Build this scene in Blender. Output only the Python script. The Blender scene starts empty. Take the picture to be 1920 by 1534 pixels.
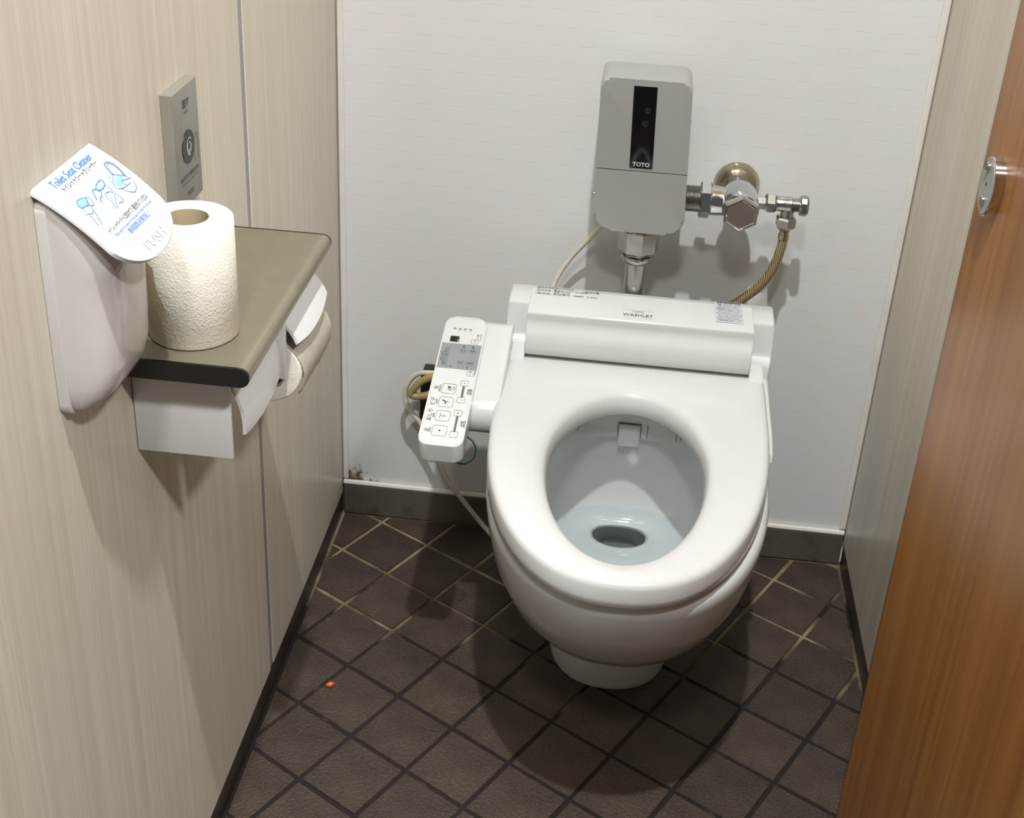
import bpy, bmesh, math, random
from mathutils import Vector, Matrix
random.seed(7)
SC = bpy.context.scene
COL = SC.collection
PI = math.pi

# ------------------------------------------------------------------ camera
cam_d = bpy.data.cameras.new('camera')
cam = bpy.data.objects.new('camera', cam_d); COL.objects.link(cam)
_r = Vector((0.99273, 0.11039, 0.04798)); _u = Vector((-0.09279, 0.44804, 0.88918)); _f = Vector((-0.07666, 0.88717, -0.45503))
cam.matrix_world = Matrix(((_r.x, _u.x, -_f.x, 0.4360), (_r.y, _u.y, -_f.y, -1.8080), (_r.z, _u.z, -_f.z, 1.3217), (0, 0, 0, 1)))
cam_d.sensor_width = 36; cam_d.lens = 45.259
cam_d.shift_x = -5 / 1920; cam_d.shift_y = -162 / 1920
cam_d.clip_start = 0.02
SC.camera = cam

# ------------------------------------------------------------------ world, lights, exposure
SC.view_settings.view_transform = 'Standard'; SC.view_settings.look = 'None'
SC.view_settings.gamma = 1; SC.view_settings.use_curve_mapping = False
SC.view_settings.exposure = -0.32
world = bpy.data.worlds.new('world'); SC.world = world; world.use_nodes = True
world.node_tree.nodes['Background'].inputs[0].default_value = (0.93, 0.96, 1.0, 1)
world.node_tree.nodes['Background'].inputs[1].default_value = 0.15
CEIL = 2.9
LAMPS = [((0.45, -1.36), 72.0, 0.028), ((1.55, -2.30), 100.0, 0.12), ((0.32, -2.40), 34.0, 0.14)]   # stall downlight, then two added fill lamps: position, watts, radius

# ------------------------------------------------------------------ helpers
def lin(c):
    return tuple(((v / 255) / 12.92 if v / 255 <= 0.04045 else ((v / 255 + 0.055) / 1.055) ** 2.4) for v in c) + (1,)

class NT:
    def __init__(s, name):
        s.m = bpy.data.materials.new(name); s.m.use_nodes = True; s.t = s.m.node_tree
        s.b = s.t.nodes['Principled BSDF']; s.out = s.t.nodes['Material Output']
    def n(s, typ, **kw):
        nd = s.t.nodes.new(typ)
        for k, v in kw.items():
            if k.startswith('i_'): nd.inputs[k[2:].replace('_', ' ')].default_value = v
            else: setattr(nd, k, v)
        return nd
    def l(s, a, b): s.t.links.new(a, b)
    def coords(s, scale=(1, 1, 1), kind='Object', rot=(0, 0, 0)):
        tc = s.n('ShaderNodeTexCoord'); mp = s.n('ShaderNodeMapping')
        mp.inputs['Scale'].default_value = scale; mp.inputs['Rotation'].default_value = rot
        s.l(tc.outputs[kind], mp.inputs[0]); return mp.outputs[0]
    def noise(s, vec, scale, detail=3, rough=0.5):
        nd = s.n('ShaderNodeTexNoise'); nd.inputs['Scale'].default_value = scale
        nd.inputs['Detail'].default_value = detail; nd.inputs['Roughness'].default_value = rough
        s.l(vec, nd.inputs['Vector']); return nd.outputs['Fac']
    def ramp(s, fac, stops):
        nd = s.n('ShaderNodeValToRGB'); e = nd.color_ramp.elements
        while len(e) < len(stops): e.new(0.5)
        for k, (p, c) in enumerate(stops): e[k].position = p; e[k].color = c
        s.l(fac, nd.inputs[0]); return nd.outputs[0]
    def mix(s, fac, a, b, mode='MIX'):
        nd = s.n('ShaderNodeMix', data_type='RGBA', blend_type=mode)
        for sock, v in ((nd.inputs[0], fac), (nd.inputs[6], a), (nd.inputs[7], b)):
            if hasattr(v, 'is_linked'): s.l(v, sock)
            else: sock.default_value = v
        return nd.outputs[2]
    def bump(s, h, strength, dist=0.001):
        nd = s.n('ShaderNodeBump'); nd.inputs['Strength'].default_value = strength; nd.inputs['Distance'].default_value = dist
        s.l(h, nd.inputs['Height']); s.l(nd.outputs[0], s.b.inputs['Normal']); return nd

def plain(name, col, rough=0.4, metal=0.0, var=0.04, scale=30, bump=0.0, bscale=200, coat=0.0, spec=0.5, aniso=None):
    t = NT(name); v = t.coords()
    c = lin(col)
    lo = tuple(x * (1 - var) for x in c[:3]) + (1,); hi = tuple(min(1, x * (1 + var)) for x in c[:3]) + (1,)
    t.l(t.ramp(t.noise(v, scale), [(0.3, lo), (0.7, hi)]), t.b.inputs['Base Color'])
    t.b.inputs['Roughness'].default_value = rough; t.b.inputs['Metallic'].default_value = metal
    t.b.inputs['Specular IOR Level'].default_value = spec
    t.b.inputs['Coat Weight'].default_value = coat
    if bump: t.bump(t.noise(v, bscale, 4), bump)
    return t.m

M = {}
M['ceramic'] = plain('white_ceramic', (204, 205, 202), 0.08, var=0.01, coat=0.3)
M['bowl_in'] = plain('bowl_ceramic', (214, 218, 216), 0.10, var=0.01)
M['plastic'] = plain('white_plastic', (211, 211, 208), 0.22, var=0.01)
M['plastic2'] = plain('satin_white_plastic', (212, 210, 205), 0.35, var=0.01)
M['disp'] = plain('dispenser_plastic', (190, 184, 179), 0.14, var=0.008)
M['lidwhite'] = plain('print_white', (203, 203, 207), 0.3, var=0.004)
M['chrome'] = plain('chrome', (205, 205, 205), 0.08, 1.0, var=0.03)
M['dullchrome'] = plain('dull_chrome', (176, 174, 170), 0.22, 1.0, var=0.08, scale=60)
M['nickel'] = plain('old_nickel', (178, 169, 150), 0.16, 1.0, var=0.08)
M['silver'] = plain('silver_paint', (172, 172, 168), 0.33, 0.35, var=0.015, scale=400)
M['silver_top'] = M['silver']
M['steel'] = plain('brushed_steel', (140, 133, 114), 0.34, 0.6, var=0.05, scale=40)
M['alu'] = plain('aluminium', (158, 155, 151), 0.4, 0.4, var=0.03)
M['platem'] = plain('plate_metal', (152, 149, 140), 0.35, 0.5, var=0.02, scale=300)
M['black'] = plain('black_plastic', (14, 13, 13), 0.25, var=0.1)
M['blackglass'] = plain('black_glass', (5, 5, 6), 0.12, var=0.05)
M['ink'] = plain('black_ink', (52, 52, 54), 0.5, var=0.05)
M['greyink'] = plain('grey_ink', (96, 98, 100), 0.5, var=0.05)
M['blueink'] = plain('blue_ink', (72, 124, 184), 0.5, var=0.05)
M['bluefill'] = plain('blue_fill', (128, 186, 232), 0.5, var=0.05)
M['greypanel'] = plain('grey_panel', (140, 143, 144), 0.4, var=0.02)
M['lightgrey'] = plain('pale_grey_ink', (190, 190, 190), 0.5, var=0.02)
M['cord'] = plain('cream_cord', (206, 198, 180), 0.45, var=0.05)
M['hosey'] = plain('yellow_hose', (150, 134, 84), 0.35, var=0.15, scale=60)
M['green'] = plain('green_wire', (16, 62, 58), 0.4, var=0.1)
M['brownbox'] = plain('dark_bracket', (44, 32, 26), 0.35, 0.3, var=0.1)
M['core'] = plain('cardboard', (164, 148, 118), 0.8, var=0.08)
M['kick'] = plain('kick_dark', (48, 40, 34), 0.3, var=0.12, scale=15)
M['bead'] = plain('white_bead', (222, 216, 206), 0.35, var=0.05, scale=20)
M['emboss'] = plain('embossed_white', (188, 188, 193), 0.3)
t = NT('led_green'); t.b.inputs['Base Color'].default_value = lin((190, 240, 170)); t.b.inputs['Emission Color'].default_value = lin((170, 240, 140)); t.b.inputs['Emission Strength'].default_value = 0.6; M['ledgreen'] = t.m
t = NT('lamp_diffuser'); t.b.inputs['Emission Color'].default_value = (1, 0.95, 0.88, 1); t.b.inputs['Emission Strength'].default_value = 12; M['lamp'] = t.m

# paper: embossed
t = NT('tissue'); v = t.coords()
vo = t.n('ShaderNodeTexVoronoi'); vo.inputs['Scale'].default_value = 430; t.l(v, vo.inputs['Vector'])
t.l(t.ramp(t.noise(v, 60), [(0.3, lin((214, 208, 192))), (0.7, lin((224, 219, 205)))]), t.b.inputs['Base Color'])
t.b.inputs['Roughness'].default_value = 0.95; t.bump(vo.outputs['Distance'], 0.30, 0.0012); M['tissue'] = t.m
t = NT('tissue_end'); v = t.coords()
t.l(t.ramp(t.noise(v, 90), [(0.3, lin((220, 213, 197))), (0.7, lin((230, 225, 212)))]), t.b.inputs['Base Color'])
t.b.inputs['Roughness'].default_value = 0.95; t.bump(t.noise(v, 400), 0.3); M['tissue_end'] = t.m

# partition laminate: vertical pale wood grain
def laminate(name, a, b, c, rough=0.34, sy=90, fine=420):
    t = NT(name); v1 = t.coords((sy, sy, 1.1)); v2 = t.coords((fine, fine, 4)); v3 = t.coords((6, 6, 0.5))
    g1 = t.ramp(t.noise(v1, 1.0, 4, 0.6), [(0.32, lin(a)), (0.55, lin(b)), (0.75, lin(c))])
    g2 = t.ramp(t.noise(v2, 1.0, 2), [(0.3, (0.93, 0.93, 0.93, 1)), (0.7, (1.03, 1.03, 1.03, 1))])
    g3 = t.ramp(t.noise(v3, 1.0, 2), [(0.3, (0.95, 0.95, 0.95, 1)), (0.7, (1.03, 1.03, 1.02, 1))])
    m = t.mix(1.0, t.mix(1.0, g1, g2, 'MULTIPLY'), g3, 'MULTIPLY')
    t.l(m, t.b.inputs['Base Color']); t.b.inputs['Roughness'].default_value = rough
    t.bump(t.noise(v2, 1.0, 2), 0.05)
    return t.m
M['lam'] = laminate('beige_laminate', (193, 183, 165), (203, 194, 177), (211, 203, 188))
M['wood'] = laminate('brown_wood', (140, 92, 46), (158, 107, 56), (172, 121, 68), 0.30, 60, 300)
M['wood_edge'] = plain('dark_edge_band', (70, 26, 18), 0.4)

# decorative back wall panel: faint staggered embossed rows
t = NT('wall_panel'); tc = t.n('ShaderNodeTexCoord'); sep = t.n('ShaderNodeSeparateXYZ'); t.l(tc.outputs['Object'], sep.inputs[0])
def mth(op, a, b=None, c=None):
    nd = t.n('ShaderNodeMath', operation=op)
    for k, v in enumerate((a, b, c)):
        if v is None: continue
        if hasattr(v, 'is_linked'): t.l(v, nd.inputs[k])
        else: nd.inputs[k].default_value = v
    return nd.outputs[0]
rowf = mth('DIVIDE', sep.outputs[2], 0.0255); row = mth('FLOOR', rowf); fz = mth('FRACT', rowf)
xx = mth('ADD', mth('DIVIDE', sep.outputs[0], 0.047), mth('MULTIPLY', mth('MODULO', row, 2.0), 0.5))
fx = mth('FRACT', xx); cell = mth('FLOOR', mth('MULTIPLY', xx, 2.0))
dash = mth('LESS_THAN', fx, 0.5)
lineu = mth('LESS_THAN', fz, 0.05); linel = mth('GREATER_THAN', fz, 0.955)
cc = t.n('ShaderNodeCombineXYZ'); t.l(cell, cc.inputs[0]); t.l(row, cc.inputs[1])
wn = t.n('ShaderNodeTexWhiteNoise'); t.l(cc.outputs[0], wn.inputs['Vector'])
cellcol = t.ramp(wn.outputs['Value'], [(0.0, lin((218, 215, 211))), (0.5, lin((217, 216, 213))), (1.0, lin((215, 216, 214)))])
dk = mth('MULTIPLY', mth('MULTIPLY', lineu, dash), 0.20); lt_ = mth('MULTIPLY', mth('MULTIPLY', linel, mth('SUBTRACT', 1.0, dash)), 0.45)
base0 = t.mix(lt_, t.mix(dk, cellcol, lin((168, 158, 148))), lin((228, 226, 222)))
vn = t.coords((1, 1, 1))
dirt_n = t.noise(vn, 45, 5, 0.7)
# mould in the low corners: has its own ragged shape
mz = t.n('ShaderNodeMapRange'); mz.inputs[1].default_value = 0.066; mz.inputs[2].default_value = 0.13; mz.inputs[3].default_value = 0.8; mz.inputs[4].default_value = 0.0; t.l(sep.outputs[2], mz.inputs[0])
mx = t.n('ShaderNodeMapRange'); mx.inputs[1].default_value = 0.006; mx.inputs[2].default_value = 0.10; mx.inputs[3].default_value = 0.55; mx.inputs[4].default_value = 0.0; t.l(sep.outputs[0], mx.inputs[0])
mm = t.n('ShaderNodeMath', operation='MULTIPLY'); t.l(mz.outputs[0], mm.inputs[0]); t.l(mx.outputs[0], mm.inputs[1])
ma = t.n('ShaderNodeMath', operation='ADD'); t.l(mm.outputs[0], ma.inputs[0]); t.l(dirt_n, ma.inputs[1])
mould = t.ramp(ma.outputs[0], [(0.70, (0, 0, 0, 1)), (0.86, (1, 1, 1, 1))])
base = base0
spk = t.ramp(t.noise(vn, 140, 2), [(0.80, (0, 0, 0, 1)), (0.83, (0.5, 0.5, 0.5, 1))])
base = t.mix(spk, base, lin((120, 110, 100)))
t.l(t.mix(mould, base, lin((96, 66, 46))), t.b.inputs['Base Color'])
t.b.inputs['Roughness'].default_value = 0.16
t.bump(mth('MULTIPLY', fz, dash), 0.05, 0.001)
M['wallpanel'] = t.m

# floor tiles (brown slate look, rough relief)
t = NT('floor_tile'); v = t.coords(); oi = t.n('ShaderNodeObjectInfo')
vv = t.coords((1, 1, 1), 'Object')
n1 = t.noise(vv, 16, 4); n2 = t.noise(vv, 240, 4, 0.65)
c1 = t.ramp(n1, [(0.3, lin((56, 45, 36))), (0.55, lin((68, 55, 44))), (0.75, lin((76, 65, 54)))])
rnd = t.ramp(oi.outputs['Random'], [(0.0, (0.80, 0.80, 0.80, 1)), (0.5, (1, 1, 1, 1)), (1.0, (1.12, 1.10, 1.06, 1))])
c2 = t.ramp(n2, [(0.3, (0.66, 0.65, 0.63, 1)), (0.7, (1.22, 1.22, 1.20, 1))])
t.l(t.mix(1.0, t.mix(1.0, c1, rnd, 'MULTIPLY'), c2, 'MULTIPLY'), t.b.inputs['Base Color'])
t.b.inputs['Roughness'].default_value = 0.48; t.bump(n2, 0.8, 0.003); M['tile'] = t.m
# grout: dark and grimy with cleaner pale stretches
t = NT('floor_grout'); v = t.coords(); sep = t.n('ShaderNodeSeparateXYZ'); t.l(v, sep.inputs[0])
my = t.n('ShaderNodeMapRange'); my.inputs[1].default_value = -0.36; my.inputs[2].default_value = -0.20; my.inputs[3].default_value = -0.14; my.inputs[4].default_value = 0.14; t.l(sep.outputs[1], my.inputs[0])
nn = t.noise(v, 9, 3); ad = t.n('ShaderNodeMath', operation='ADD'); t.l(nn, ad.inputs[0]); t.l(my.outputs[0], ad.inputs[1])
t.l(t.ramp(ad.outputs[0], [(0.50, lin((22, 13, 9))), (0.60, lin((94, 82, 56))), (0.72, lin((134, 122, 96)))]), t.b.inputs['Base Color'])
t.b.inputs['Roughness'].default_value = 0.85; t.bump(t.noise(v, 300), 0.3); M['grout'] = t.m
# skirting tile under the back wall
t = NT('base_stone'); v = t.coords()
t.l(t.mix(t.ramp(t.noise(v, 28, 5, 0.7), [(0.52, (0, 0, 0, 1)), (0.75, (0.8, 0.8, 0.8, 1))]), t.ramp(t.noise(v, 8), [(0.3, lin((82, 76, 66))), (0.7, lin((98, 92, 80)))]), lin((50, 36, 26))), t.b.inputs['Base Color'])
t.b.inputs['Roughness'].default_value = 0.5; M['basestone'] = t.m
# water
t = NT('water'); tr = t.n('ShaderNodeBsdfTransparent'); tr.inputs[0].default_value = (0.925, 0.965, 0.985, 1)
gl = t.n('ShaderNodeBsdfGlossy'); gl.inputs['Roughness'].default_value = 0.01
fr = t.n('ShaderNodeFresnel'); fr.inputs[0].default_value = 1.33; mx = t.n('ShaderNodeMixShader')
t.l(fr.outputs[0], mx.inputs[0]); t.l(tr.outputs[0], mx.inputs[1]); t.l(gl.outputs[0], mx.inputs[2]); t.l(mx.outputs[0], t.out.inputs[0]); M['water'] = t.m
# braided hose
t = NT('braided_hose'); v = t.coords((1, 1, 1)); w1 = t.n('ShaderNodeTexWave'); w1.inputs['Scale'].default_value = 120; w1.inputs['Distortion'].default_value = 2; t.l(v, w1.inputs['Vector'])
t.l(t.ramp(w1.outputs['Fac'], [(0.35, lin((104, 86, 48))), (0.7, lin((150, 130, 84))), (0.95, lin((190, 176, 136)))]), t.b.inputs['Base Color'])
t.b.inputs['Roughness'].default_value = 0.3; t.bump(w1.outputs['Fac'], 0.3); M['braid'] = t.m

def obj(name, bm, mat, parent=None, smooth=False, angle=40):
    if isinstance(bm, bpy.types.Mesh): me = bm
    else:
        bmesh.ops.recalc_face_normals(bm, faces=bm.faces[:])
        me = bpy.data.meshes.new(name); bm.to_mesh(me); bm.free()
    o = bpy.data.objects.new(name, me); COL.objects.link(o)
    if mat: me.materials.clear(); me.materials.append(M[mat] if isinstance(mat, str) else mat)
    if smooth:
        me.shade_smooth() if hasattr(me, 'shade_smooth') else None
        try: me.set_sharp_from_angle(angle=math.radians(angle))
        except Exception: pass
    if parent: o.parent = parent
    return o
def thing(name, label=None, cat=None, loc=(0, 0, 0), group=None, kind=None):
    o = bpy.data.objects.new(name, None); COL.objects.link(o); o.location = loc; o.empty_display_size = 0.05
    return tag(o, label, cat, group, kind)
def tag(o, label=None, cat=None, group=None, kind=None):
    if label: o['label'] = label
    if cat: o['category'] = cat
    if group: o['group'] = group
    if kind: o['kind'] = kind
    return o
def under(parent):       # inverse offset so that parts can be modelled in world coordinates
    return parent
def place(o, parent):
    o.parent = parent; o.matrix_parent_inverse = Matrix.Translation(parent.location).inverted(); return o
def part(name, bm, mat, parent, smooth=True, angle=40, label=None):
    o = obj(name, bm, mat, None, smooth, angle)
    o.parent = parent
    p = parent; off = Vector((0, 0, 0))
    while p is not None: off += p.location; p = p.parent
    me = o.data
    if off.length > 0: me.transform(Matrix.Translation(-off))
    if label: o['label'] = label
    return o

def box(bm, x0, x1, y0, y1, z0, z1, bev=0.0, seg=2):
    vs = [bm.verts.new(p) for p in ((x0, y0, z0), (x1, y0, z0), (x1, y1, z0), (x0, y1, z0), (x0, y0, z1), (x1, y0, z1), (x1, y1, z1), (x0, y1, z1))]
    fs = [bm.faces.new([vs[i] for i in q]) for q in ((0, 3, 2, 1), (4, 5, 6, 7), (0, 1, 5, 4), (1, 2, 6, 5), (2, 3, 7, 6), (3, 0, 4, 7))]
    if bev:
        es = list({e for f in fs for e in f.edges})
        bmesh.ops.bevel(bm, geom=es, offset=bev, segments=seg, profile=0.5, affect='EDGES')
    return vs
def mkbox(*a, **k):
    bm = bmesh.new(); box(bm, *a, **k); return bm
def loft(bm, rings, cap0=True, cap1=True, closed=True):
    R = [[bm.verts.new(p) for p in r] for r in rings]
    n = len(R[0])
    for a, b in zip(R, R[1:]):
        for i in range(n if closed else n - 1):
            j = (i + 1) % n; bm.faces.new((a[i], a[j], b[j], b[i]))
    if cap0: bm.faces.new(R[0][::-1])
    if cap1: bm.faces.new(R[-1])
    return R
def frame(d):
    d = d.normalized(); a = Vector((0, 0, 1)) if abs(d.z) < 0.9 else Vector((1, 0, 0))
    u = d.cross(a).normalized(); return u, u.cross(d).normalized()
def lathe(bm, origin, axis, prof, n=32, cap=True, phase=0.0):
    """prof: list of (distance along axis, radius)"""
    o = Vector(origin); ax = Vector(axis).normalized(); u, v = frame(ax)
    loft(bm, [[o + ax * d + (u * math.cos(phase + 2 * PI * i / n) + v * math.sin(phase + 2 * PI * i / n)) * r for i in range(n)] for d, r in prof], cap, cap)
def mklathe(*a, **k):
    bm = bmesh.new(); lathe(bm, *a, **k); return bm
def spline(pts, sub=8):
    P = [Vector(p) for p in pts]; out = []
    for i in range(len(P) - 1):
        p0 = P[max(i - 1, 0)]; p1 = P[i]; p2 = P[i + 1]; p3 = P[min(i + 2, len(P) - 1)]
        for k in range(sub):
            t = k / sub
            out.append(0.5 * ((2 * p1) + (p2 - p0) * t + (2 * p0 - 5 * p1 + 4 * p2 - p3) * t * t + (3 * p1 - p0 - 3 * p2 + p3) * t ** 3))
    out.append(P[-1]); return out
def tube(bm, pts, r, n=12, sub=8, ry=None):
    C = spline(pts, sub); rings = []; up = None
    for i, c in enumerate(C):
        d = (C[min(i + 1, len(C) - 1)] - C[max(i - 1, 0)]).normalized()
        if up is None: u, v = frame(d)
        else:
            u = (up - d * up.dot(d)).normalized(); v = u.cross(d)
        up = u
        rings.append([c + u * r * math.cos(2 * PI * k / n) + v * (ry or r) * math.sin(2 * PI * k / n) for k in range(n)])
    loft(bm, rings)
def mktube(*a, **k):
    bm = bmesh.new(); tube(bm, *a, **k); return bm
def prism(bm, pts2, mapf, h0, h1, bev=0.0, seg=3):
    """outline pts2 (u,v) -> mapf(u,v,h); extruded h0..h1, top edges bevelled"""
    n = len(pts2)
    a = [bm.verts.new(mapf(u, v, h0)) for u, v in pts2]; b = [bm.verts.new(mapf(u, v, h1)) for u, v in pts2]
    for i in range(n): j = (i + 1) % n; bm.faces.new((a[i], a[j], b[j], b[i]))
    bm.faces.new(a[::-1]); top = bm.faces.new(b)
    if bev: bmesh.ops.bevel(bm, geom=list(top.edges), offset=bev, segments=seg, profile=0.5, affect='EDGES')
def rrect(u0, u1, v0, v1, r, n=6):
    out = []
    for cx, cy, a0 in ((u1 - r, v1 - r, 0), (u0 + r, v1 - r, PI / 2), (u0 + r, v0 + r, PI), (u1 - r, v0 + r, 1.5 * PI)):
        for k in range(n + 1): a = a0 + PI / 2 * k / n; out.append((cx + r * math.cos(a), cy + r * math.sin(a)))
    return out
def hexprof(bm, origin, axis, d0, d1, r, ch=0.0015, phase=0.0):
    lathe(bm, origin, axis, [(d0, r * 0.86), (d0 + ch, r), (d1 - ch, r), (d1, r * 0.86)], 6, True, phase)

# ---- flat print: outlines and text meshes mapped on to a surface
_tc = {}
def text2d(body, size, x0, y0, align='LEFT', width=None, shear=0.0, bold=0.0):
    cu = bpy.data.curves.new('t', 'FONT'); cu.body = body; cu.size = 1.0; cu.align_x = align; cu.resolution_u = 2; cu.shear = shear; cu.offset = bold
    ob = bpy.data.objects.new('t', cu); COL.objects.link(ob)
    dg = bpy.context.evaluated_depsgraph_get(); me = bpy.data.meshes.new_from_object(ob.evaluated_get(dg))
    V = [(p.co.x, p.co.y) for p in me.vertices]; F = [tuple(f.vertices) for f in me.polygons]
    bpy.data.objects.remove(ob); bpy.data.curves.remove(cu); bpy.data.meshes.remove(me)
    if not V: return [], []
    w = max(v[0] for v in V) - min(v[0] for v in V); m0 = min(v[0] for v in V)
    sx = size
    if width: sx = width / max(w, 1e-6)
    off = {'LEFT': -m0 * sx, 'CENTER': -(m0 + w / 2) * sx, 'RIGHT': -(m0 + w) * sx}[align]
    return [(x0 + off + x * sx, y0 + y * size) for x, y in V], F
def line2d(pts, w, closed=False):
    P = [Vector(p) for p in pts]; n = len(P); V = []; F = []
    for i, p in enumerate(P):
        a = P[(i - 1) % n] if (closed or i > 0) else p; b = P[(i + 1) % n] if (closed or i < n - 1) else p
        d = (b - a); d = d.normalized() if d.length else Vector((1, 0)); nrm = Vector((-d.y, d.x)) * w / 2
        V += [tuple(p + nrm), tuple(p - nrm)]
    for i in range(n if closed else n - 1):
        j = (i + 1) % n; F.append((2 * i, 2 * i + 1, 2 * j + 1, 2 * j))
    return V, F
def poly2d(pts): return list(pts), [tuple(range(len(pts)))]
def decal(name, items, mapf, mat, parent):
    bm = bmesh.new()
    for V, F in items:
        vs = [bm.verts.new(mapf(u, v)) for u, v in V]
        for f in F:
            try: bm.faces.new([vs[i] for i in f])
            except ValueError: pass
    me_bm = bm
    me = bpy.data.meshes.new(name); bm.to_mesh(me); bm.free()
    o = bpy.data.objects.new(name, me); COL.objects.link(o); me.materials.append(M[mat]); o.parent = parent
    p = parent; off = Vector((0, 0, 0))
    while p is not None: off += p.location; p = p.parent
    if off.length: me.transform(Matrix.Translation(-off))
    return o

def decal_each(name, items, mapf, mat, parent):
    for it_ in items:
        if it_[0]: decal(name, [it_], mapf, mat, parent)

# ------------------------------------------------------------------ room shell
W = 0.85
YF = -1.30           # front end of the partitions
# floor slab (grout) with tiles
fl = tag(obj('floor', mkbox(-0.04, W + 0.04, YF, 0.04, -0.05, -0.0022), 'grout'), kind='structure')
TP, TH, TX, TY = 0.09922, 0.52946, 0.10793, -0.15955
tu = Vector((math.cos(TH), -math.sin(TH))); tv = Vector((-math.sin(TH), -math.cos(TH)))
def clip(poly, ax, val, keep_less):
    out = []
    for i in range(len(poly)):
        a, b = poly[i], poly[(i + 1) % len(poly)]
        ia = (a[ax] <= val) == keep_less or a[ax] == val; ib = (b[ax] <= val) == keep_less or b[ax] == val
        if ia: out.append(a)
        if ia != ib:
            t = (val - a[ax]) / (b[ax] - a[ax]); out.append(tuple(a[k] + t * (b[k] - a[k]) for k in range(2)))
    return out
gap = 0.0062
for i in range(-20, 24):
    for j in range(-20, 24):
        c = Vector((TX, TY)) + tu * TP * (i + 0.5) + tv * TP * (j + 0.5)
        if not (-0.08 < c.x < W + 0.08 and YF - 0.08 < c.y < 0.08): continue
        h = (TP - gap) / 2; jit = lambda: random.uniform(-0.0006, 0.0006)
        ch = 0.0012
        q = []
        for su, sv in ((-1, -1), (1, -1), (1, 1), (-1, 1)):
            p = tu * su * h + tv * sv * h
            q.append((c.x + p.x + jit(), c.y + p.y + jit()))
        for ax, val, kl in ((0, 0.004, False), (0, W - 0.004, True), (1, YF + 0.003, False), (1, -0.010, True)):
            if len(q) > 2: q = clip(q, ax, val, kl)
        if len(q) < 3: continue
        area = abs(sum(q[k][0] * q[(k + 1) % len(q)][1] - q[(k + 1) % len(q)][0] * q[k][1] for k in range(len(q)))) / 2
        if area < 4e-5: continue
        cx = sum(p[0] for p in q) / len(q); cy = sum(p[1] for p in q) / len(q)
        zt = random.uniform(-0.0004, 0.0004)
        bm = bmesh.new()
        s = 0.985
        r0 = [(p[0] - cx, p[1] - cy, -0.004) for p in q]; r1 = [(p[0] - cx, p[1] - cy, zt - ch) for p in q]; r2 = [((p[0] - cx) * s, (p[1] - cy) * s, zt) for p in q]
        loft(bm, [r0, r1, r2], False, True)
        o = obj('tile', bm, 'tile', fl); o.location = (cx, cy, 0); 
# floor of the washroom in front
t = NT('floor_outside'); v = t.coords((1, 1, 1), 'Object', (0, 0, TH)); br = t.n('ShaderNodeTexBrick'); br.offset = 0
br.inputs['Scale'].default_value = 1; br.inputs['Brick Width'].default_value = TP; br.inputs['Row Height'].default_value = TP; br.inputs['Mortar Size'].default_value = 0.003
br.inputs['Color1'].default_value = lin((82, 68, 58)); br.inputs['Color2'].default_value = lin((90, 76, 64)); br.inputs['Mortar'].default_value = lin((34, 24, 18))
t.l(v, br.inputs['Vector']); t.l(br.outputs['Color'], t.b.inputs['Base Color']); t.b.inputs['Roughness'].default_value = 0.5; M['floor_out'] = t.m
tag(obj('floor', mkbox(-1.6, 2.4, -3.6, YF, -0.05, 0.0), 'floor_out'), kind='structure')
tag(obj('ceiling', mkbox(-1.6, 2.4, -3.6, 0.04, CEIL, CEIL + 0.05), plain('ceiling_white', (225, 222, 216), 0.8)), kind='structure')
# back wall
wb = tag(obj('wall_back', mkbox(-0.04, W + 0.04, 0, 0.04, 0.0, CEIL), 'wallpanel'), kind='structure')
bb = tag(obj('baseboard_back', mkbox(0.002, W - 0.002, -0.008, -0.0003, 0.0, 0.058, bev=0.0015), 'basestone'), kind='structure')
part('bead', mktube([(0.002, -0.005, 0.0625), (0.3, -0.005, 0.0625), (0.6, -0.005, 0.0625), (W - 0.002, -0.005, 0.0625)], 0.0048, 8, 2), 'bead', bb)
tag(obj('trim_1', mkbox(0.0005, 0.0095, -0.004, -0.0003, 0.068, CEIL - 0.002, bev=0.0015), 'bead'), kind='structure')
tag(obj('trim_2', mkbox(W - 0.0105, W - 0.0005, -0.004, -0.0003, 0.068, CEIL - 0.002, bev=0.0015), 'bead'), kind='structure')
# left partition
KZ = 0.042
wl = thing('wall_left', kind='structure')
part('panel', mkbox(-0.04, 0, YF, -0.4530, KZ, CEIL), 'lam', wl, False)
part('panel', mkbox(-0.04, 0, -0.4365, -0.0110, KZ, CEIL), 'lam', wl, False)
part('joint_strip', mkbox(-0.038, -0.0012, -0.4505, -0.4365, KZ, CEIL), 'alu', wl, False, label='grey aluminium strip between the panels')
part('joint_gap', mkbox(-0.038, -0.004, -0.4530, -0.4505, KZ, CEIL), 'kick', wl, False)  # narrow dark inlay, set back beside the aluminium strip
part('corner_strip', mkbox(-0.038, 0.0005, -0.0090, -0.0002, KZ, CEIL), 'alu', wl, False)
part('corner_gap', mkbox(-0.038, -0.003, -0.0110, -0.0090, KZ, CEIL), 'kick', wl, False)
tag(obj('baseboard_left', mkbox(-0.036, -0.0006, YF, -0.009, 0.0, KZ), 'kick'), kind='structure')
# right partition
wr = thing('wall_right', kind='structure')
part('panel', mkbox(W, W + 0.04, YF, -0.0085, KZ, CEIL), 'lam', wr, False)
part('corner_strip', mkbox(W - 0.0005, W + 0.038, -0.0075, -0.0002, KZ, CEIL), 'alu', wr, False)
part('corner_gap', mkbox(W + 0.003, W + 0.038, -0.0085, -0.0075, KZ, CEIL), 'kick', wr, False)
tag(obj('baseboard_right', mkbox(W + 0.0006, W + 0.036, YF, -0.009, 0.0, KZ), 'kick'), kind='structure')
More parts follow.
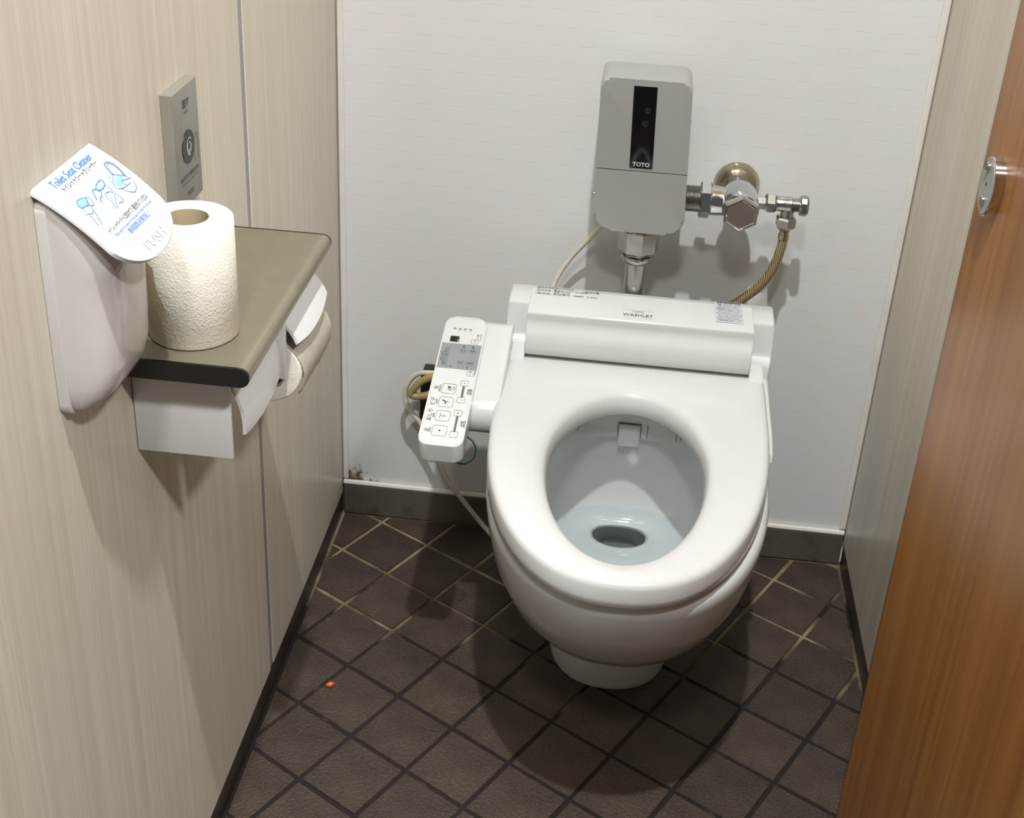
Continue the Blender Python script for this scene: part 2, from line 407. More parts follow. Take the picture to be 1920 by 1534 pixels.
# door, opened inward along the right partition
dE = Vector((0.7775, -0.582)); dH = Vector((0.822, -1.22))
dd = (dH - dE).normalized(); dn = Vector((-dd.y, dd.x));
if dn.x > 0: dn = -dn
door = thing('door_1', 'open brown wood-grain stall door along the right partition', None, (dE.x, dE.y, 0.08), kind='structure')
def dmap(s, d, z): p = dE + dd * s - dn * d; return Vector((p.x, p.y, z))
def dbox(s0, s1, d0, d1, z0, z1):
    bm = bmesh.new(); vs = [bm.verts.new(dmap(s, d, z)) for z in (z0, z1) for s, d in ((s0, d0), (s1, d0), (s1, d1), (s0, d1))]
    for q in ((0, 3, 2, 1), (4, 5, 6, 7), (0, 1, 5, 4), (1, 2, 6, 5), (2, 3, 7, 6), (3, 0, 4, 7)): bm.faces.new([vs[i] for i in q])
    return bm
part('door_leaf', dbox(0.0015, 0.64, 0, 0.022, 0.012, 2.1), 'wood', door, False)
part('edge_band', dbox(0, 0.0015, 0, 0.022, 0.012, 2.1), 'wood_edge', door, False)
def oval(s0, z0, a, b, n=40): return [(s0 + a * math.cos(2 * PI * k / n), z0 + b * math.sin(2 * PI * k / n)) for k in range(n)]
lz = 0.907
bm = bmesh.new(); prism(bm, oval(0.048, lz, 0.021, 0.029), lambda s, z, h: dmap(s, -h, z), 0.0, 0.010, 0.0012, 3)
lt = part('latch', bm, 'chrome', door, label='oval chrome thumb latch')
bm = bmesh.new(); prism(bm, oval(0.048, lz, 0.0185, 0.0265), lambda s, z, h: dmap(s, -h, z), 0.010, 0.0104)
def sub(o, par):
    pass
fo = part('latch_face', bm, 'silver', lt)
bm = bmesh.new(); prism(bm, oval(0.044, lz + 0.017, 0.0045, 0.0055), lambda s, z, h: dmap(s, -h, z), 0.0105, 0.0125, 0.0006)
part('screw', bm, 'chrome', lt)
bm = bmesh.new(); prism(bm, oval(0.048, lz - 0.015, 0.0045, 0.0055), lambda s, z, h: dmap(s, -h, z), 0.0105, 0.0125, 0.0006)
part('screw', bm, 'chrome', lt)
bm = bmesh.new(); prism(bm, oval(0.047, lz + 0.002, 0.0014, 0.0018, 12), lambda s, z, h: dmap(s, -h, z), 0.0104, 0.0107)
part('keyhole', bm, 'black', lt)
# stall downlight, plus two added lamps filling the left partition and back wall
for k, ((lx, ly), pw, rad) in enumerate(LAMPS):
    d = thing('downlight', ['small round ceiling downlight just in front of the stall', 'added ceiling fill lamp to the right, brightens the left partition', 'added ceiling fill lamp straight out from the stall, brightens the back wall'][k], 'light', (lx, ly, CEIL), 'ceiling downlights')
    o = obj('trim_ring', mklathe((0, 0, 0), (0, 0, -1), [(0.0, rad + 0.025), (0.004, rad + 0.025), (0.005, rad + 0.02), (0.004, rad + 0.008), (0.0005, rad + 0.006)], 40), 'plastic', d, True)
    o = obj('diffuser', mklathe((0, 0, 0), (0, 0, -1), [(0.0006, rad), (0.0012, rad)], 32), 'lamp', d, True)
    ld = bpy.data.lights.new('downlight_lamp', 'AREA'); ld.shape = 'DISK'; ld.size = 2 * rad; ld.energy = pw; ld.color = (0.945, 0.978, 1.0)
    lo = bpy.data.objects.new('downlight_lamp', ld); COL.objects.link(lo); lo.location = (0, 0, -0.006); lo.parent = d

# ------------------------------------------------------------------ toilet
XC = 0.4725
toilet = thing('toilet', 'white ceramic toilet with electronic bidet seat standing against the tiled back wall', 'toilet', (XC, -0.30, 0))
def egg(z, yf, yb, hw, nf=2.0, nb=3.0, yw=None, n=72, xc=XC, mode=0):
    """closed outline, front (−y) elliptical, back squarer"""
    yw = yw if yw is not None else (yf * 0.45 + yb * 0.55)
    out = []
    for k in range(n):
        a = 2 * PI * k / n; c, s = math.cos(a), math.sin(a)
        if s < 0: e = nf; ly = yw - yf
        else: e = nb; ly = yb - yw
        x = math.copysign(abs(c) ** (2 / e), c) * hw; y = math.copysign(abs(s) ** (2 / e), s) * ly
        out.append(Vector((xc + x, yw + y, z)))
    return out
# bowl outside + inside as one shell
bm = bmesh.new()
outer = [(0.02, -0.335, -0.05, 0.050), (0.05, -0.368, -0.05, 0.060), (0.08, -0.400, -0.05, 0.070), (0.11, -0.435, -0.05, 0.082), (0.15, -0.485, -0.05, 0.103), (0.20, -0.545, -0.05, 0.133), (0.25, -0.592, -0.05, 0.158), (0.30, -0.628, -0.05, 0.174), (0.34, -0.650, -0.05, 0.181), (0.370, -0.662, -0.05, 0.184), (0.382, -0.663, -0.05, 0.184), (0.388, -0.660, -0.052, 0.181), (0.390, -0.655, -0.055, 0.177)]
inner = [(0.390, -0.625, -0.185, 0.140), (0.384, -0.619, -0.188, 0.137), (0.36, -0.615, -0.190, 0.138), (0.32, -0.600, -0.190, 0.138), (0.28, -0.565, -0.190, 0.132), (0.245, -0.515, -0.191, 0.121), (0.215, -0.45, -0.194, 0.104), (0.195, -0.37, -0.199, 0.084), (0.184, -0.31, -0.206, 0.062), (0.180, -0.270, -0.214, 0.046), (0.176, -0.262, -0.213, 0.041), (0.170, -0.258, -0.205, 0.039), (0.162, -0.257, -0.180, 0.040), (0.145, -0.255, -0.155, 0.040), (0.125, -0.250, -0.147, 0.039), (0.108, -0.245, -0.147, 0.037)]
rings = [egg(z, a, b, h, 2.25, 4.0, yw=max(-0.36, a * 0.6 + b * 0.4)) for z, a, b, h in outer]
rin = [egg(z, a, b, h, 2.0, 2.6 if z > 0.18 else 2.1, yw=(-0.40 if z > 0.3 else (a + b) / 2 + (b - a) * 0.08)) for z, a, b, h in inner]
loft(bm, rings + rin, True, True)
bowl = part('bowl', bm, 'ceramic', toilet, True, 60)
bm = bmesh.new()
loft(bm, [egg(z, a, b, h, 2.2, 4.0, yw=-0.265) for z, a, b, h in ((0.0, -0.368, -0.06, 0.089), (0.012, -0.371, -0.06, 0.091), (0.05, -0.366, -0.06, 0.089), (0.10, -0.35, -0.06, 0.088), (0.16, -0.32, -0.06, 0.088))], True, False)
part('foot', bm, 'ceramic', toilet, True, 60)
bm = bmesh.new(); w = [bm.verts.new(p) for p in egg(0.203, -0.400, -0.1965, 0.092, 2.0, 2.6, yw=-0.28)]; bm.faces.new(w)
wo = part('water', bm, 'water', toilet, False)
if wo.data.polygons[0].normal.z < 0: wo.data.flip_normals()
# seat ring
SZ0, SZ1 = 0.398, 0.434
def seat_out(z, g): return egg(z, -0.677 + g, -0.158 - g * 0.2, 0.1845 - g, 2.3, 14.0, yw=-0.300, n=96)
def seat_in(z, g): return egg(z, -0.631 + g * 1.0, -0.259 - g, 0.1005 - g, 2.0, 1.95, yw=-0.420, n=96)
bm = bmesh.new()
rg = [seat_out(SZ0, 0.004), seat_out(SZ0 + 0.003, 0.0), seat_out(SZ0 + 0.012, -0.0005), seat_out(SZ1 - 0.009, 0.0), seat_out(SZ1 - 0.0045, 0.0013), seat_out(SZ1 - 0.0015, 0.0045), seat_out(SZ1, 0.010), seat_out(SZ1 + 0.0002, 0.024),
      seat_in(SZ1 - 0.0003, -0.020), seat_in(SZ1 - 0.0014, -0.012), seat_in(SZ1 - 0.0045, -0.0055), seat_in(SZ1 - 0.010, -0.0018), seat_in(SZ1 - 0.018, 0.0), seat_in(SZ0 + 0.004, 0.001), seat_in(SZ0, -0.003)]
R = loft(bm, rg, False, False)
for i in range(96): j = (i + 1) % 96; bm.faces.new((R[-1][i], R[-1][j], R[0][j], R[0][i]))
bmesh.ops.rotate(bm, cent=(XC, -0.16, 0), matrix=Matrix.Rotation(math.radians(-0.9), 3, 'Z'), verts=bm.verts[:])
seat = part('seat', bm, 'plastic', toilet, True, 60)
# seat hinge tabs
for sx in (-1, 1):
    x0 = XC + sx * 0.1800; x1 = XC + sx * 0.1605
    bm = bmesh.new(); n_ = [(-0.150, 0.405), (-0.150, 0.4440), (-0.152, 0.4475), (-0.156, 0.4490), (-0.166, 0.4478), (-0.178, 0.4425), (-0.190, 0.4355), (-0.195, 0.4325), (-0.197, 0.405)]; k_ = len(n_)
    va = [bm.verts.new((min(x0, x1), y, z)) for y, z in n_]; vb = [bm.verts.new((max(x0, x1), y, z)) for y, z in n_]
    for q in range(k_): bm.faces.new((va[q], va[(q + 1) % k_], vb[(q + 1) % k_], vb[q]))
    f0 = bm.faces.new(va[::-1]); f1 = bm.faces.new(vb); bmesh.ops.bevel(bm, geom=list(f0.edges) + list(f1.edges), offset=0.003, segments=3, profile=0.5, affect='EDGES')
    part('hinge_tab', bm, 'plastic', seat)
# bidet housing: side shoulders + base
def xprism(bm, prof, x0, x1, bev=0.0):
    n = len(prof); a = [bm.verts.new((x0, y, z)) for y, z in prof]; b = [bm.verts.new((x1, y, z)) for y, z in prof]
    fs = [bm.faces.new((a[i], a[(i + 1) % n], b[(i + 1) % n], b[i])) for i in range(n)]
    f0 = bm.faces.new(a[::-1]); f1 = bm.faces.new(b)
    if bev: bmesh.ops.bevel(bm, geom=list(f0.edges) + list(f1.edges), offset=bev, segments=3, profile=0.5, affect='EDGES')
bm = bmesh.new()
prof = [(-0.096, 0.392), (-0.096, 0.500), (-0.098, 0.5085), (-0.104, 0.5120), (-0.146, 0.5085), (-0.1500, 0.5070), (-0.1515, 0.5030), (-0.1535, 0.462), (-0.156, 0.455), (-0.163, 0.451), (-0.168, 0.445), (-0.168, 0.392)]
xprism(bm, prof, XC - 0.1905, XC + 0.1905, 0.004)
hs = part('housing', bm, 'plastic', toilet, True, 50)
bm = bmesh.new()
fr_ = [(-0.112, 0.47), (-0.112, 0.5121)]
fr_ += [(-0.178, 0.5068), (-0.1803, 0.5055), (-0.1808, 0.5030), (-0.1790, 0.4960), (-0.1790, 0.4910), (-0.1815, 0.4850), (-0.1855, 0.4790), (-0.1890, 0.4725), (-0.1905, 0.4650), (-0.1900, 0.4550), (-0.1885, 0.4465), (-0.1845, 0.4405), (-0.178, 0.4385), (-0.17, 0.4385), (-0.13, 0.445)]
xprism(bm, fr_, XC - 0.160, XC + 0.160, 0.0015)
cv = part('hinge_cover', bm, 'plastic', toilet, True, 50)
# lower flanks of the bidet base, visible beside the seat
for sx in (-1, 1):
    bm = bmesh.new()
    pts = [(-0.06, 0.392), (-0.06, 0.43), (-0.15, 0.428), (-0.30, 0.415), (-0.335, 0.405), (-0.34, 0.396)]
    a, b = sorted((XC + sx * 0.176, XC + sx * 0.190)); xprism(bm, pts, a, b, 0.004)
    part('side_flank', bm, 'plastic2', toilet)
# nozzle housing seen through the seat opening
bm = bmesh.new(); prism(bm, [(-0.075, 0.0), (0.075, 0.0)] + [(0.075 * math.cos(PI * k / 24) if False else 0.075 * math.cos(PI * k / 24), 0.052 * math.sin(PI * k / 24)) for k in range(1, 24)], lambda u, v, h: Vector((XC + u, -0.21 - h, 0.333 + v)), -0.05, 0.0, 0.002)
nz = part('nozzle_housing', bm, 'plastic2', toilet)
part('nozzle_backplate', mkbox(XC - 0.135, XC + 0.135, -0.206, -0.16, 0.328, 0.396, bev=0.002), 'plastic2', toilet)
part('nozzle_flap', mkbox(XC - 0.0155, XC + 0.0155, -0.2145, -0.2095, 0.320, 0.356, bev=0.0012), 'plastic', nz)
for x in (XC - 0.0165, XC + 0.0165, XC + 0.026, XC + 0.068): part('panel_gap', mkbox(x - 0.0004, x + 0.0004, -0.2108, -0.2095, 0.334, 0.357 if abs(x - XC) < 0.03 else 0.350), 'ink', nz, False)
part('panel_gap', mkbox(XC - 0.0165, XC + 0.0165, -0.2108, -0.2095, 0.3565, 0.3573), 'ink', nz, False)
# print on the housing
def hmap(u, v): return Vector((XC + u, v, 0.4935 + (v + 0.06) * (0.0054 / 0.078) - 0.0001 + 0.0009))
def hmap2(u, v):    # top plane of the hinge cover / housing
    return Vector((XC + u, v, 0.5121 + (v + 0.112) * (0.0053 / 0.066) + 0.0006))
it = [text2d('TOTO', 0.0060, -0.004, -0.1570, 'CENTER'), text2d('WASHLET', 0.0095, -0.004, -0.1672, 'CENTER', bold=0.01)]
decal_each('brand_print', it, hmap2, 'greyink', cv)
decal('brand_frame', [line2d(rrect(-0.0245, 0.0170, -0.1715, -0.1500, 0.001, 2), 0.0004, True)], hmap2, 'lightgrey', cv)
# spec label (left) and warning label (right)
it = []
for row, (tx, x, w, yy) in enumerate((('温水洗浄便座TCF5503P', -0.153, 0.054, -0.1110), ('電源AC100V 50-60Hz', -0.128, 0.050, -0.1180), ('定格 1272W', -0.128, 0.024, -0.1230), ('製造番号  48887  31000', -0.128, 0.064, -0.1285), ('型式認定', -0.152, 0.020, -0.1200), ('適合証', -0.152, 0.020, -0.1280))):
    it.append(text2d(tx, 0.0052, x, yy, 'LEFT', width=w))
it.append(text2d('洗浄水量', 0.0050, -0.083, -0.1145, 'LEFT', width=0.021))
decal('spec_print', it, hmap2, 'ink', hs)
decal_each('spec_frame', [line2d([(-0.154, -0.1140), (-0.130, -0.1140), (-0.130, -0.1295), (-0.154, -0.1295)], 0.0004, True), line2d([(-0.0845, -0.1092), (-0.0605, -0.1092), (-0.0605, -0.1156), (-0.0845, -0.1156)], 0.0003, True)], hmap2, 'greyink', hs)
decal('warning_label', [poly2d([(0.106, -0.1050), (0.1455, -0.1050), (0.1455, -0.1620), (0.106, -0.1620)])], lambda u, v: hmap2(u, v) + Vector((0, 0, 0.0002)), 'lidwhite', hs)
it = []
for k, (tx, h) in enumerate((('注意 お取り扱いの前に', 0.0034), ('感電、火災のおそれがあります', 0.003), ('水をかけないでください', 0.003), ('長時間座らないでください', 0.003), ('低温やけどの原因になります', 0.0026), ('Do not splash water on the seat', 0.003), ('Do not sit for long periods', 0.003), ('as it may cause low', 0.003), ('temperature burns', 0.003), ('Keep away from flame', 0.003), ('取扱説明書をお読みください', 0.0026))):
    it.append(text2d(tx, h * 1.3, 0.108 + (0.002 if k % 3 else 0), -0.1130 - k * 0.0045, 'LEFT', width=0.036 - 0.003 * (k % 3)))
it.append(poly2d([(0.1075, -0.1060), (0.1440, -0.1060), (0.1440, -0.1085), (0.1075, -0.1085)]))
decal('warning_print', it, lambda u, v: hmap2(u, v) + Vector((0, 0, 0.0004)), 'ink', hs)
# arm to the control panel
bm = bmesh.new()
xprism(bm, [(-0.155, 0.400), (-0.155, 0.468), (-0.160, 0.473), (-0.17, 0.473), (-0.30, 0.4365), (-0.318, 0.428), (-0.326, 0.414), (-0.326, 0.395), (-0.318, 0.385), (-0.30, 0.382)], 0.240, 0.293, 0.003)
part('control_arm', bm, 'plastic', toilet, True, 50)
# control panel: tilted slab; local u across (x), v along slope from front to rear
P0 = Vector((0.1965, -0.414, 0.4190)); PL = math.hypot(0.249, 0.0615); pv = Vector((0, 0.249, 0.0615)).normalized(); pn = Vector((0, -0.0615, 0.249)).normalized(); PWd = 0.0595
def cmap(u, v, h=0.0): return P0 + Vector((1, 0, 0)) * u + pv * v + pn * h
bm = bmesh.new(); prism(bm, rrect(0, PWd, 0, PL, 0.014, 8), lambda u, v, h: cmap(u, v, h), -0.030, 0.0, 0.0018, 3)
cp = part('control_panel', bm, 'plastic', toilet, True, 40, label='white bidet control panel with grey display area')
def cm(h): return lambda u, v: cmap(u, v, h)
decal('panel_outline', [line2d(rrect(0.0025, PWd - 0.0025, 0.0025, PL - 0.0025, 0.0118, 8), 0.0003, True)], cm(0.0002), 'lightgrey', cp)
decal('grey_field', [poly2d([(0.0018, 0.146), (PWd - 0.0018, 0.146), (PWd - 0.0018, 0.198), (0.0018, 0.198)])], cm(0.0003), 'greypanel', cp)
bm = bmesh.new(); prism(bm, rrect(0.0115, 0.0245, 0.2015, 0.2135, 0.0015, 3), lambda u, v, h: cmap(u, v, h), -0.001, 0.0006, 0.0003, 2)
part('receiver_window', bm, 'blackglass', cp)
def rot_text(body, size, u, v, width=None, bold=0.0):     # reads from the front of the panel towards the wall
    V, F = text2d(body, size, 0, 0, 'CENTER', width, 0, bold); return [(u - y + size * 0.35, v + x) for x, y in V], F
ink = []; btn = [(0.0305, 0.0165), (0.0305, 0.0500), (0.0305, 0.0835), (0.0305, 0.1170)]
frames = []
BV = [0.026, 0.0535, 0.0800, 0.1060]
for v in BV: frames.append(line2d(rrect(0.0165, 0.0355, v - 0.0095, v + 0.0095, 0.003, 5), 0.0005, True))
for v in (0.0215, 0.0610, 0.0860, 0.1185): frames.append(line2d(rrect(0.0400, 0.0505, v - 0.0052, v + 0.0052, 0.0018, 4), 0.00045, True))
for u, v in ((0.0335, 0.184), (0.0465, 0.184), (0.0335, 0.159), (0.0465, 0.159)): frames.append(line2d(rrect(u - 0.0048, u + 0.0048, v - 0.0042, v + 0.0042, 0.0012, 3), 0.0004, True))
frames.append(line2d(rrect(0.0455, 0.0550, 0.1340, 0.1435, 0.0016, 3), 0.00045, True)); frames.append(line2d(rrect(0.0420, 0.0520, 0.2000, 0.2090, 0.0016, 3), 0.0004, True))
frames.append(line2d([(0.0145, 0.149), (0.0145, 0.196)], 0.0003))
decal_each('button_outline', frames, cm(0.0005), 'greyink', cp)
for v0, v1 in ((0.027, 0.0555), (0.0915, 0.113)): pass
decal_each('level_bar', [poly2d([(0.0437, 0.0270), (0.0468, 0.0270), (0.0468, 0.0555), (0.0437, 0.0555)]), poly2d([(0.0437, 0.0915), (0.0468, 0.0915), (0.0468, 0.1130), (0.0437, 0.1130)])], cm(0.0005), 'greyink', cp)
ink += [rot_text('止', 0.0078, 0.0085, BV[0]), rot_text('STOP', 0.0036, 0.0135, BV[0]), rot_text('おしり', 0.0078, 0.0085, BV[1]), rot_text('REAR', 0.0036, 0.0137, BV[1]), rot_text('ビデ', 0.0078, 0.0085, BV[2]), rot_text('BIDET', 0.0036, 0.0137, BV[2]), rot_text('音', 0.0065, 0.0088, BV[3]), rot_text('PRIVACY', 0.0036, 0.0137, BV[3]),
        rot_text('水勢', 0.0055, 0.0535, 0.0420), rot_text('PRESSURE', 0.003, 0.0568, 0.0420), rot_text('音量', 0.0055, 0.0535, 0.1030), rot_text('VOLUME', 0.003, 0.0568, 0.1030),
        rot_text('+', 0.006, 0.0452, 0.0610), rot_text('-', 0.007, 0.0452, 0.0215), rot_text('+', 0.005, 0.0452, 0.1185), rot_text('-', 0.006, 0.0452, 0.0860),
        rot_text('♪♫', 0.008, 0.0262, BV[3]), rot_text('入/切', 0.0035, 0.0325, BV[3]), rot_text('パワー脱臭', 0.0032, 0.0500, 0.2150, 0.012), rot_text('POWER DEODORIZER', 0.0022, 0.0540, 0.2150, 0.014), rot_text('入/切', 0.0030, 0.0470, 0.2045), rot_text('リモコン便座', 0.0032, 0.0500, 0.1390, 0.008), rot_text('CLEANING', 0.0026, 0.0562, 0.1410, 0.010)]
ink += [poly2d([(0.026 + 0.0013 * math.cos(a * PI / 6), BV[0] + 0.0013 * math.sin(a * PI / 6)) for a in range(12)])]
# spray pictograms
ink += [line2d([(0.0215, BV[1] - 0.005), (0.0225, BV[1] - 0.001), (0.0255, BV[1]), (0.0225, BV[1] + 0.001), (0.0215, BV[1] + 0.005)], 0.0006), line2d([(0.0262, BV[1]), (0.0315, BV[1])], 0.0004), line2d([(0.0262, BV[1] - 0.0035), (0.0275, BV[1]), (0.0262, BV[1] + 0.0035)], 0.0004)]
ink += [line2d([(0.0205, BV[2] + 0.003), (0.0245, BV[2] + 0.0015), (0.0255, BV[2] - 0.0035)], 0.0018), line2d([(0.0262, BV[2]), (0.0315, BV[2])], 0.0004), line2d([(0.0272, BV[2] - 0.003), (0.0272, BV[2] + 0.003)], 0.0004)]
for u, v, tx in ((0.0335, 0.1840, '温水'), (0.0465, 0.1840, '便座'), (0.0335, 0.1590, '節電'), (0.0465, 0.1590, '8時間')): ink.append(text2d(tx, 0.0034, u, v - 0.0012, 'CENTER'))
for u, tx in ((0.0210, '低'), (0.0270, '1'), (0.0325, '2'), (0.0380, '3'), (0.0440, '高')): ink.append(text2d(tx, 0.0034, u, 0.1488, 'CENTER'))
for u, tx in ((0.0058, '使用上の注意'), (0.0092, '長時間使用するときは便座の温度を低く'), (0.0122, '設定してください 低温やけどのおそれ')): ink.append(rot_text(tx, 0.0026, u, 0.170, 0.018 if u < 0.006 else 0.036))
ink += [rot_text('温水', 0.0030, 0.0335, 0.1925), rot_text('便座', 0.0030, 0.0465, 0.1925)]
for u in (0.0150, 0.0225, 0.0300, 0.0375): ink.append(line2d([(u + 0.0019 * math.cos(a * PI / 5), 0.2292 + 0.0013 * math.sin(a * PI / 5)) for a in range(10)], 0.0006, True))
for u in (0.0225, 0.0300, 0.0375): ink.append(line2d([(u - 0.0007, 0.2245), (u + 0.0007, 0.2245)], 0.0004))
decal_each('button_lettering', ink, cm(0.0007), 'ink', cp)
decal('power_led', [poly2d(rrect(0.0125, 0.0175, 0.2225, 0.2262, 0.001, 2))], cm(0.0004), 'ledgreen', cp)
# hoses and cords near the control panel
outlet = thing('outlet_box', 'dark brown box on the back wall behind the bidet control panel', 'outlet', (0.165, -0.015, 0.24))
part('box', mkbox(0.138, 0.200, -0.030, -0.0005, 0.216, 0.306, bev=0.002), 'brownbox', outlet)
part('face_plate', mkbox(0.136, 0.202, -0.0325, -0.030, 0.214, 0.308, bev=0.001), 'brownbox', outlet)
part('plug', mkbox(0.150, 0.180, -0.060, -0.0325, 0.235, 0.262, bev=0.004), 'cord', outlet)
o = obj('power_cord', mktube([(0.200, -0.066, 0.300), (0.178, -0.062, 0.318), (0.155, -0.052, 0.318), (0.130, -0.042, 0.306), (0.113, -0.040, 0.276), (0.117, -0.040, 0.244), (0.136, -0.042, 0.221), (0.158, -0.044, 0.185), (0.173, -0.044, 0.146), (0.186, -0.042, 0.112), (0.213, -0.042, 0.074), (0.255, -0.042, 0.020), (0.275, -0.048, 0.0065), (0.32, -0.060, 0.0062), (0.37, -0.08, 0.0062)], 0.0042, 12, 10), 'cord', None, True)
tag(o, 'cream power cord looping beside the bidet control panel down to the floor', 'cord')
o = obj('water_hose', mktube([(0.20, -0.052, 0.322), (0.170, -0.058, 0.320), (0.143, -0.060, 0.306), (0.128, -0.060, 0.287), (0.128, -0.060, 0.279), (0.145, -0.060, 0.279), (0.165, -0.058, 0.287), (0.200, -0.052, 0.300)], 0.0062, 12, 10), 'hosey', None, True)
tag(o, 'yellowish bent hose tucked behind the bidet control panel', 'hose')
o = obj('earth_wire', mktube([(0.248, -0.335, 0.388), (0.260, -0.34, 0.384), (0.266, -0.345, 0.373), (0.263, -0.35, 0.361), (0.250, -0.352, 0.353), (0.236, -0.35, 0.358), (0.230, -0.345, 0.380)], 0.0013, 8, 10), 'green', None, True)
tag(o, 'thin dark green wire looping under the control panel', 'wire')

# ------------------------------------------------------------------ flush valve on the back wall
fv = thing('flush_valve', 'silver sensor flush valve box with black window above the toilet', 'flush valve', (0.4575, -0.085, 0.55))
def fvring(z, x0, x1, y0, y1, r, n=8): return [Vector((u, v, z)) for u, v in rrect(x0, x1, y0, y1, r, n)]
def shell(z0, z1, topround, botround, taper):
    bm = bmesh.new(); rings = []
    def ring(z, ins, r): 
        k = (z - 0.62) / 0.22; hw = 0.0640 - 0.0028 * k
        rings.append(fvring(z, 0.4567 - hw + ins, 0.4567 + hw - ins, -0.127 + ins * 0.8, -0.045, max(r - ins * 0.4, 0.003)))
    if botround:
        for k in range(7): a = PI / 2 * (1 - k / 6); ring(z0 + botround * (1 - math.sin(a)), botround * 0.9 * (1 - math.cos(a)), 0.014)
    else: ring(z0, 0, 0.014)
    if topround:
        for k in range(7): a = PI / 2 * k / 6; ring(z1 - topround * (1 - math.sin(a)), topround * (1 - math.cos(a)), 0.014)
    else: ring(z1, 0, 0.014)
    loft(bm, rings); return bm
# rounded front-view corners: build by profile in XZ with depth
def fbox(z0, z1, rt, rb, hw0, hw1, yf, yb, xc):
    pts = []
    def arc(cx, cz, r, a0, a1, n=8):
        for k in range(n + 1): a = a0 + (a1 - a0) * k / n; pts.append((cx + r * math.cos(a), cz + r * math.sin(a)))
    arc(hw1 - rt, z1 - rt, rt, 0, PI / 2); arc(-hw1 + rt, z1 - rt, rt, PI / 2, PI); arc(-hw0 + rb, z0 + rb, rb, PI, 1.5 * PI); arc(hw0 - rb, z0 + rb, rb, 1.5 * PI, 2 * PI)
    bm = bmesh.new(); prism(bm, pts, lambda u, v, h: Vector((xc + u, yb - h, v)), 0.0, yb - yf, 0.0045, 5); return bm
def half(z, keep_up):
    bm = fbox(0.6190, 0.8385, 0.012, 0.026, 0.0638, 0.0612, -0.128, -0.046, 0.4535)
    bmesh.ops.bisect_plane(bm, geom=bm.verts[:] + bm.edges[:] + bm.faces[:], plane_co=(0, 0, z), plane_no=(0, 0, 1), clear_inner=keep_up, clear_outer=not keep_up)
    bmesh.ops.holes_fill(bm, edges=[e for e in bm.edges if e.is_boundary]); 
    for v_ in bm.verts: v_.co.x -= (v_.co.z - 0.73) * 0.032
    return bm
up = part('upper_cover', half(0.7108, True), 'silver', fv, True, 50)
lo_ = part('lower_cover', half(0.7096, False), 'silver', fv, True, 50)
part('cover_joint', mkbox(0.3960, 0.5120, -0.1262, -0.050, 0.7090, 0.7112), 'black', fv, False)
bm = mkbox(0.4365, 0.4680, -0.1290, -0.127, 0.7150, 0.8300, bev=0.0003)
for v_ in bm.verts: v_.co.x -= (v_.co.z - 0.73) * 0.032
part('sensor_window', bm, 'blackglass', up)
sm = lambda u, v: Vector((0.4525 + u, -0.1294, v))
decal('brand_lettering', [text2d('TOTO', 0.0082, 0.0, 0.7180, 'CENTER', bold=0.03)], sm, 'lightgrey', up)
bm = bmesh.new()
for (cx, cz, r) in ((0.4545, 0.797, 0.0045), (0.4530, 0.779, 0.0050)): lathe(bm, (cx, -0.1288, cz), (0, -1, 0), [(0, r), (0.0006, r * 0.8)], 20)
part('sensor_lens', bm, plain('dark_lens', (30, 28, 26), 0.2), up)
part('side_screw', mklathe((0.3935, -0.085, 0.656), (-1, 0, 0), [(0, 0.0045), (0.004, 0.0045), (0.005, 0.003)], 16), 'dullchrome', lo_)
# discharge pipe under the box
bm = bmesh.new(); lathe(bm, (0.4600, -0.078, 0.620), (0, 0, -1), [(0, 0.022), (0.006, 0.022), (0.007, 0.031), (0.011, 0.032), (0.013, 0.030)], 36)
part('collar', bm, 'nickel', fv, True)
bm = bmesh.new(); lathe(bm, (0.4600, -0.078, 0.608), (0, 0, -1), [(0, 0.0275), (0.002, 0.0305), (0.034, 0.0295), (0.036, 0.027), (0.039, 0.0255)], 8, True, 0.2)
part('union_nut', bm, 'dullchrome', fv, True, 30)
bm = bmesh.new(); lathe(bm, (0.4600, -0.078, 0.567), (0, 0, -1), [(0, 0.0235), (0.005, 0.0245), (0.010, 0.0225), (0.013, 0.019)], 32)
part('pipe_ring', bm, 'dullchrome', fv, True)
part('pipe', mklathe((0.4600, -0.078, 0.556), (0, 0, -1), [(0, 0.0165), (0.165, 0.0165)], 32), 'dullchrome', fv, True)
o = obj('sensor_cable', mktube([(0.412, -0.065, 0.6175), (0.408, -0.055, 0.600), (0.385, -0.040, 0.563), (0.362, -0.035, 0.530), (0.345, -0.040, 0.500), (0.335, -0.050, 0.470)], 0.0038, 10, 8), 'cord', None, True)
tag(o, 'cream cable hanging from the flush valve box to the bidet seat', 'cable')

# ------------------------------------------------------------------ stop valve and supply branch
sv = thing('stop_valve', 'chrome stop valve with round wall flange and hexagonal cap right of the flush box', 'valve', (0.596, -0.085, 0.662))
VY, VZ = -0.085, 0.661
part('wall_flange', mklathe((0.5955, -0.0006, 0.658), (0, -1, 0), [(0, 0.033), (0.003, 0.0335), (0.010, 0.031), (0.016, 0.026), (0.020, 0.020), (0.022, 0.019)], 48), 'nickel', sv, True)
part('inlet_pipe', mklathe((0.5955, -0.010, 0.663), (0, -1, 0), [(0, 0.0155), (0.05, 0.0155), (0.052, 0.019), (0.06, 0.020)], 32), 'chrome', sv, True)
ca = Vector((0.0, -0.93, -0.0)).normalized()
part('valve_body', mklathe((0.5955, -0.052, 0.663), (0, -1, 0), [(0, 0.015), (0.004, 0.022), (0.014, 0.0255), (0.030, 0.0265), (0.055, 0.0262), (0.070, 0.0255), (0.073, 0.024)], 48), 'chrome', sv, True)
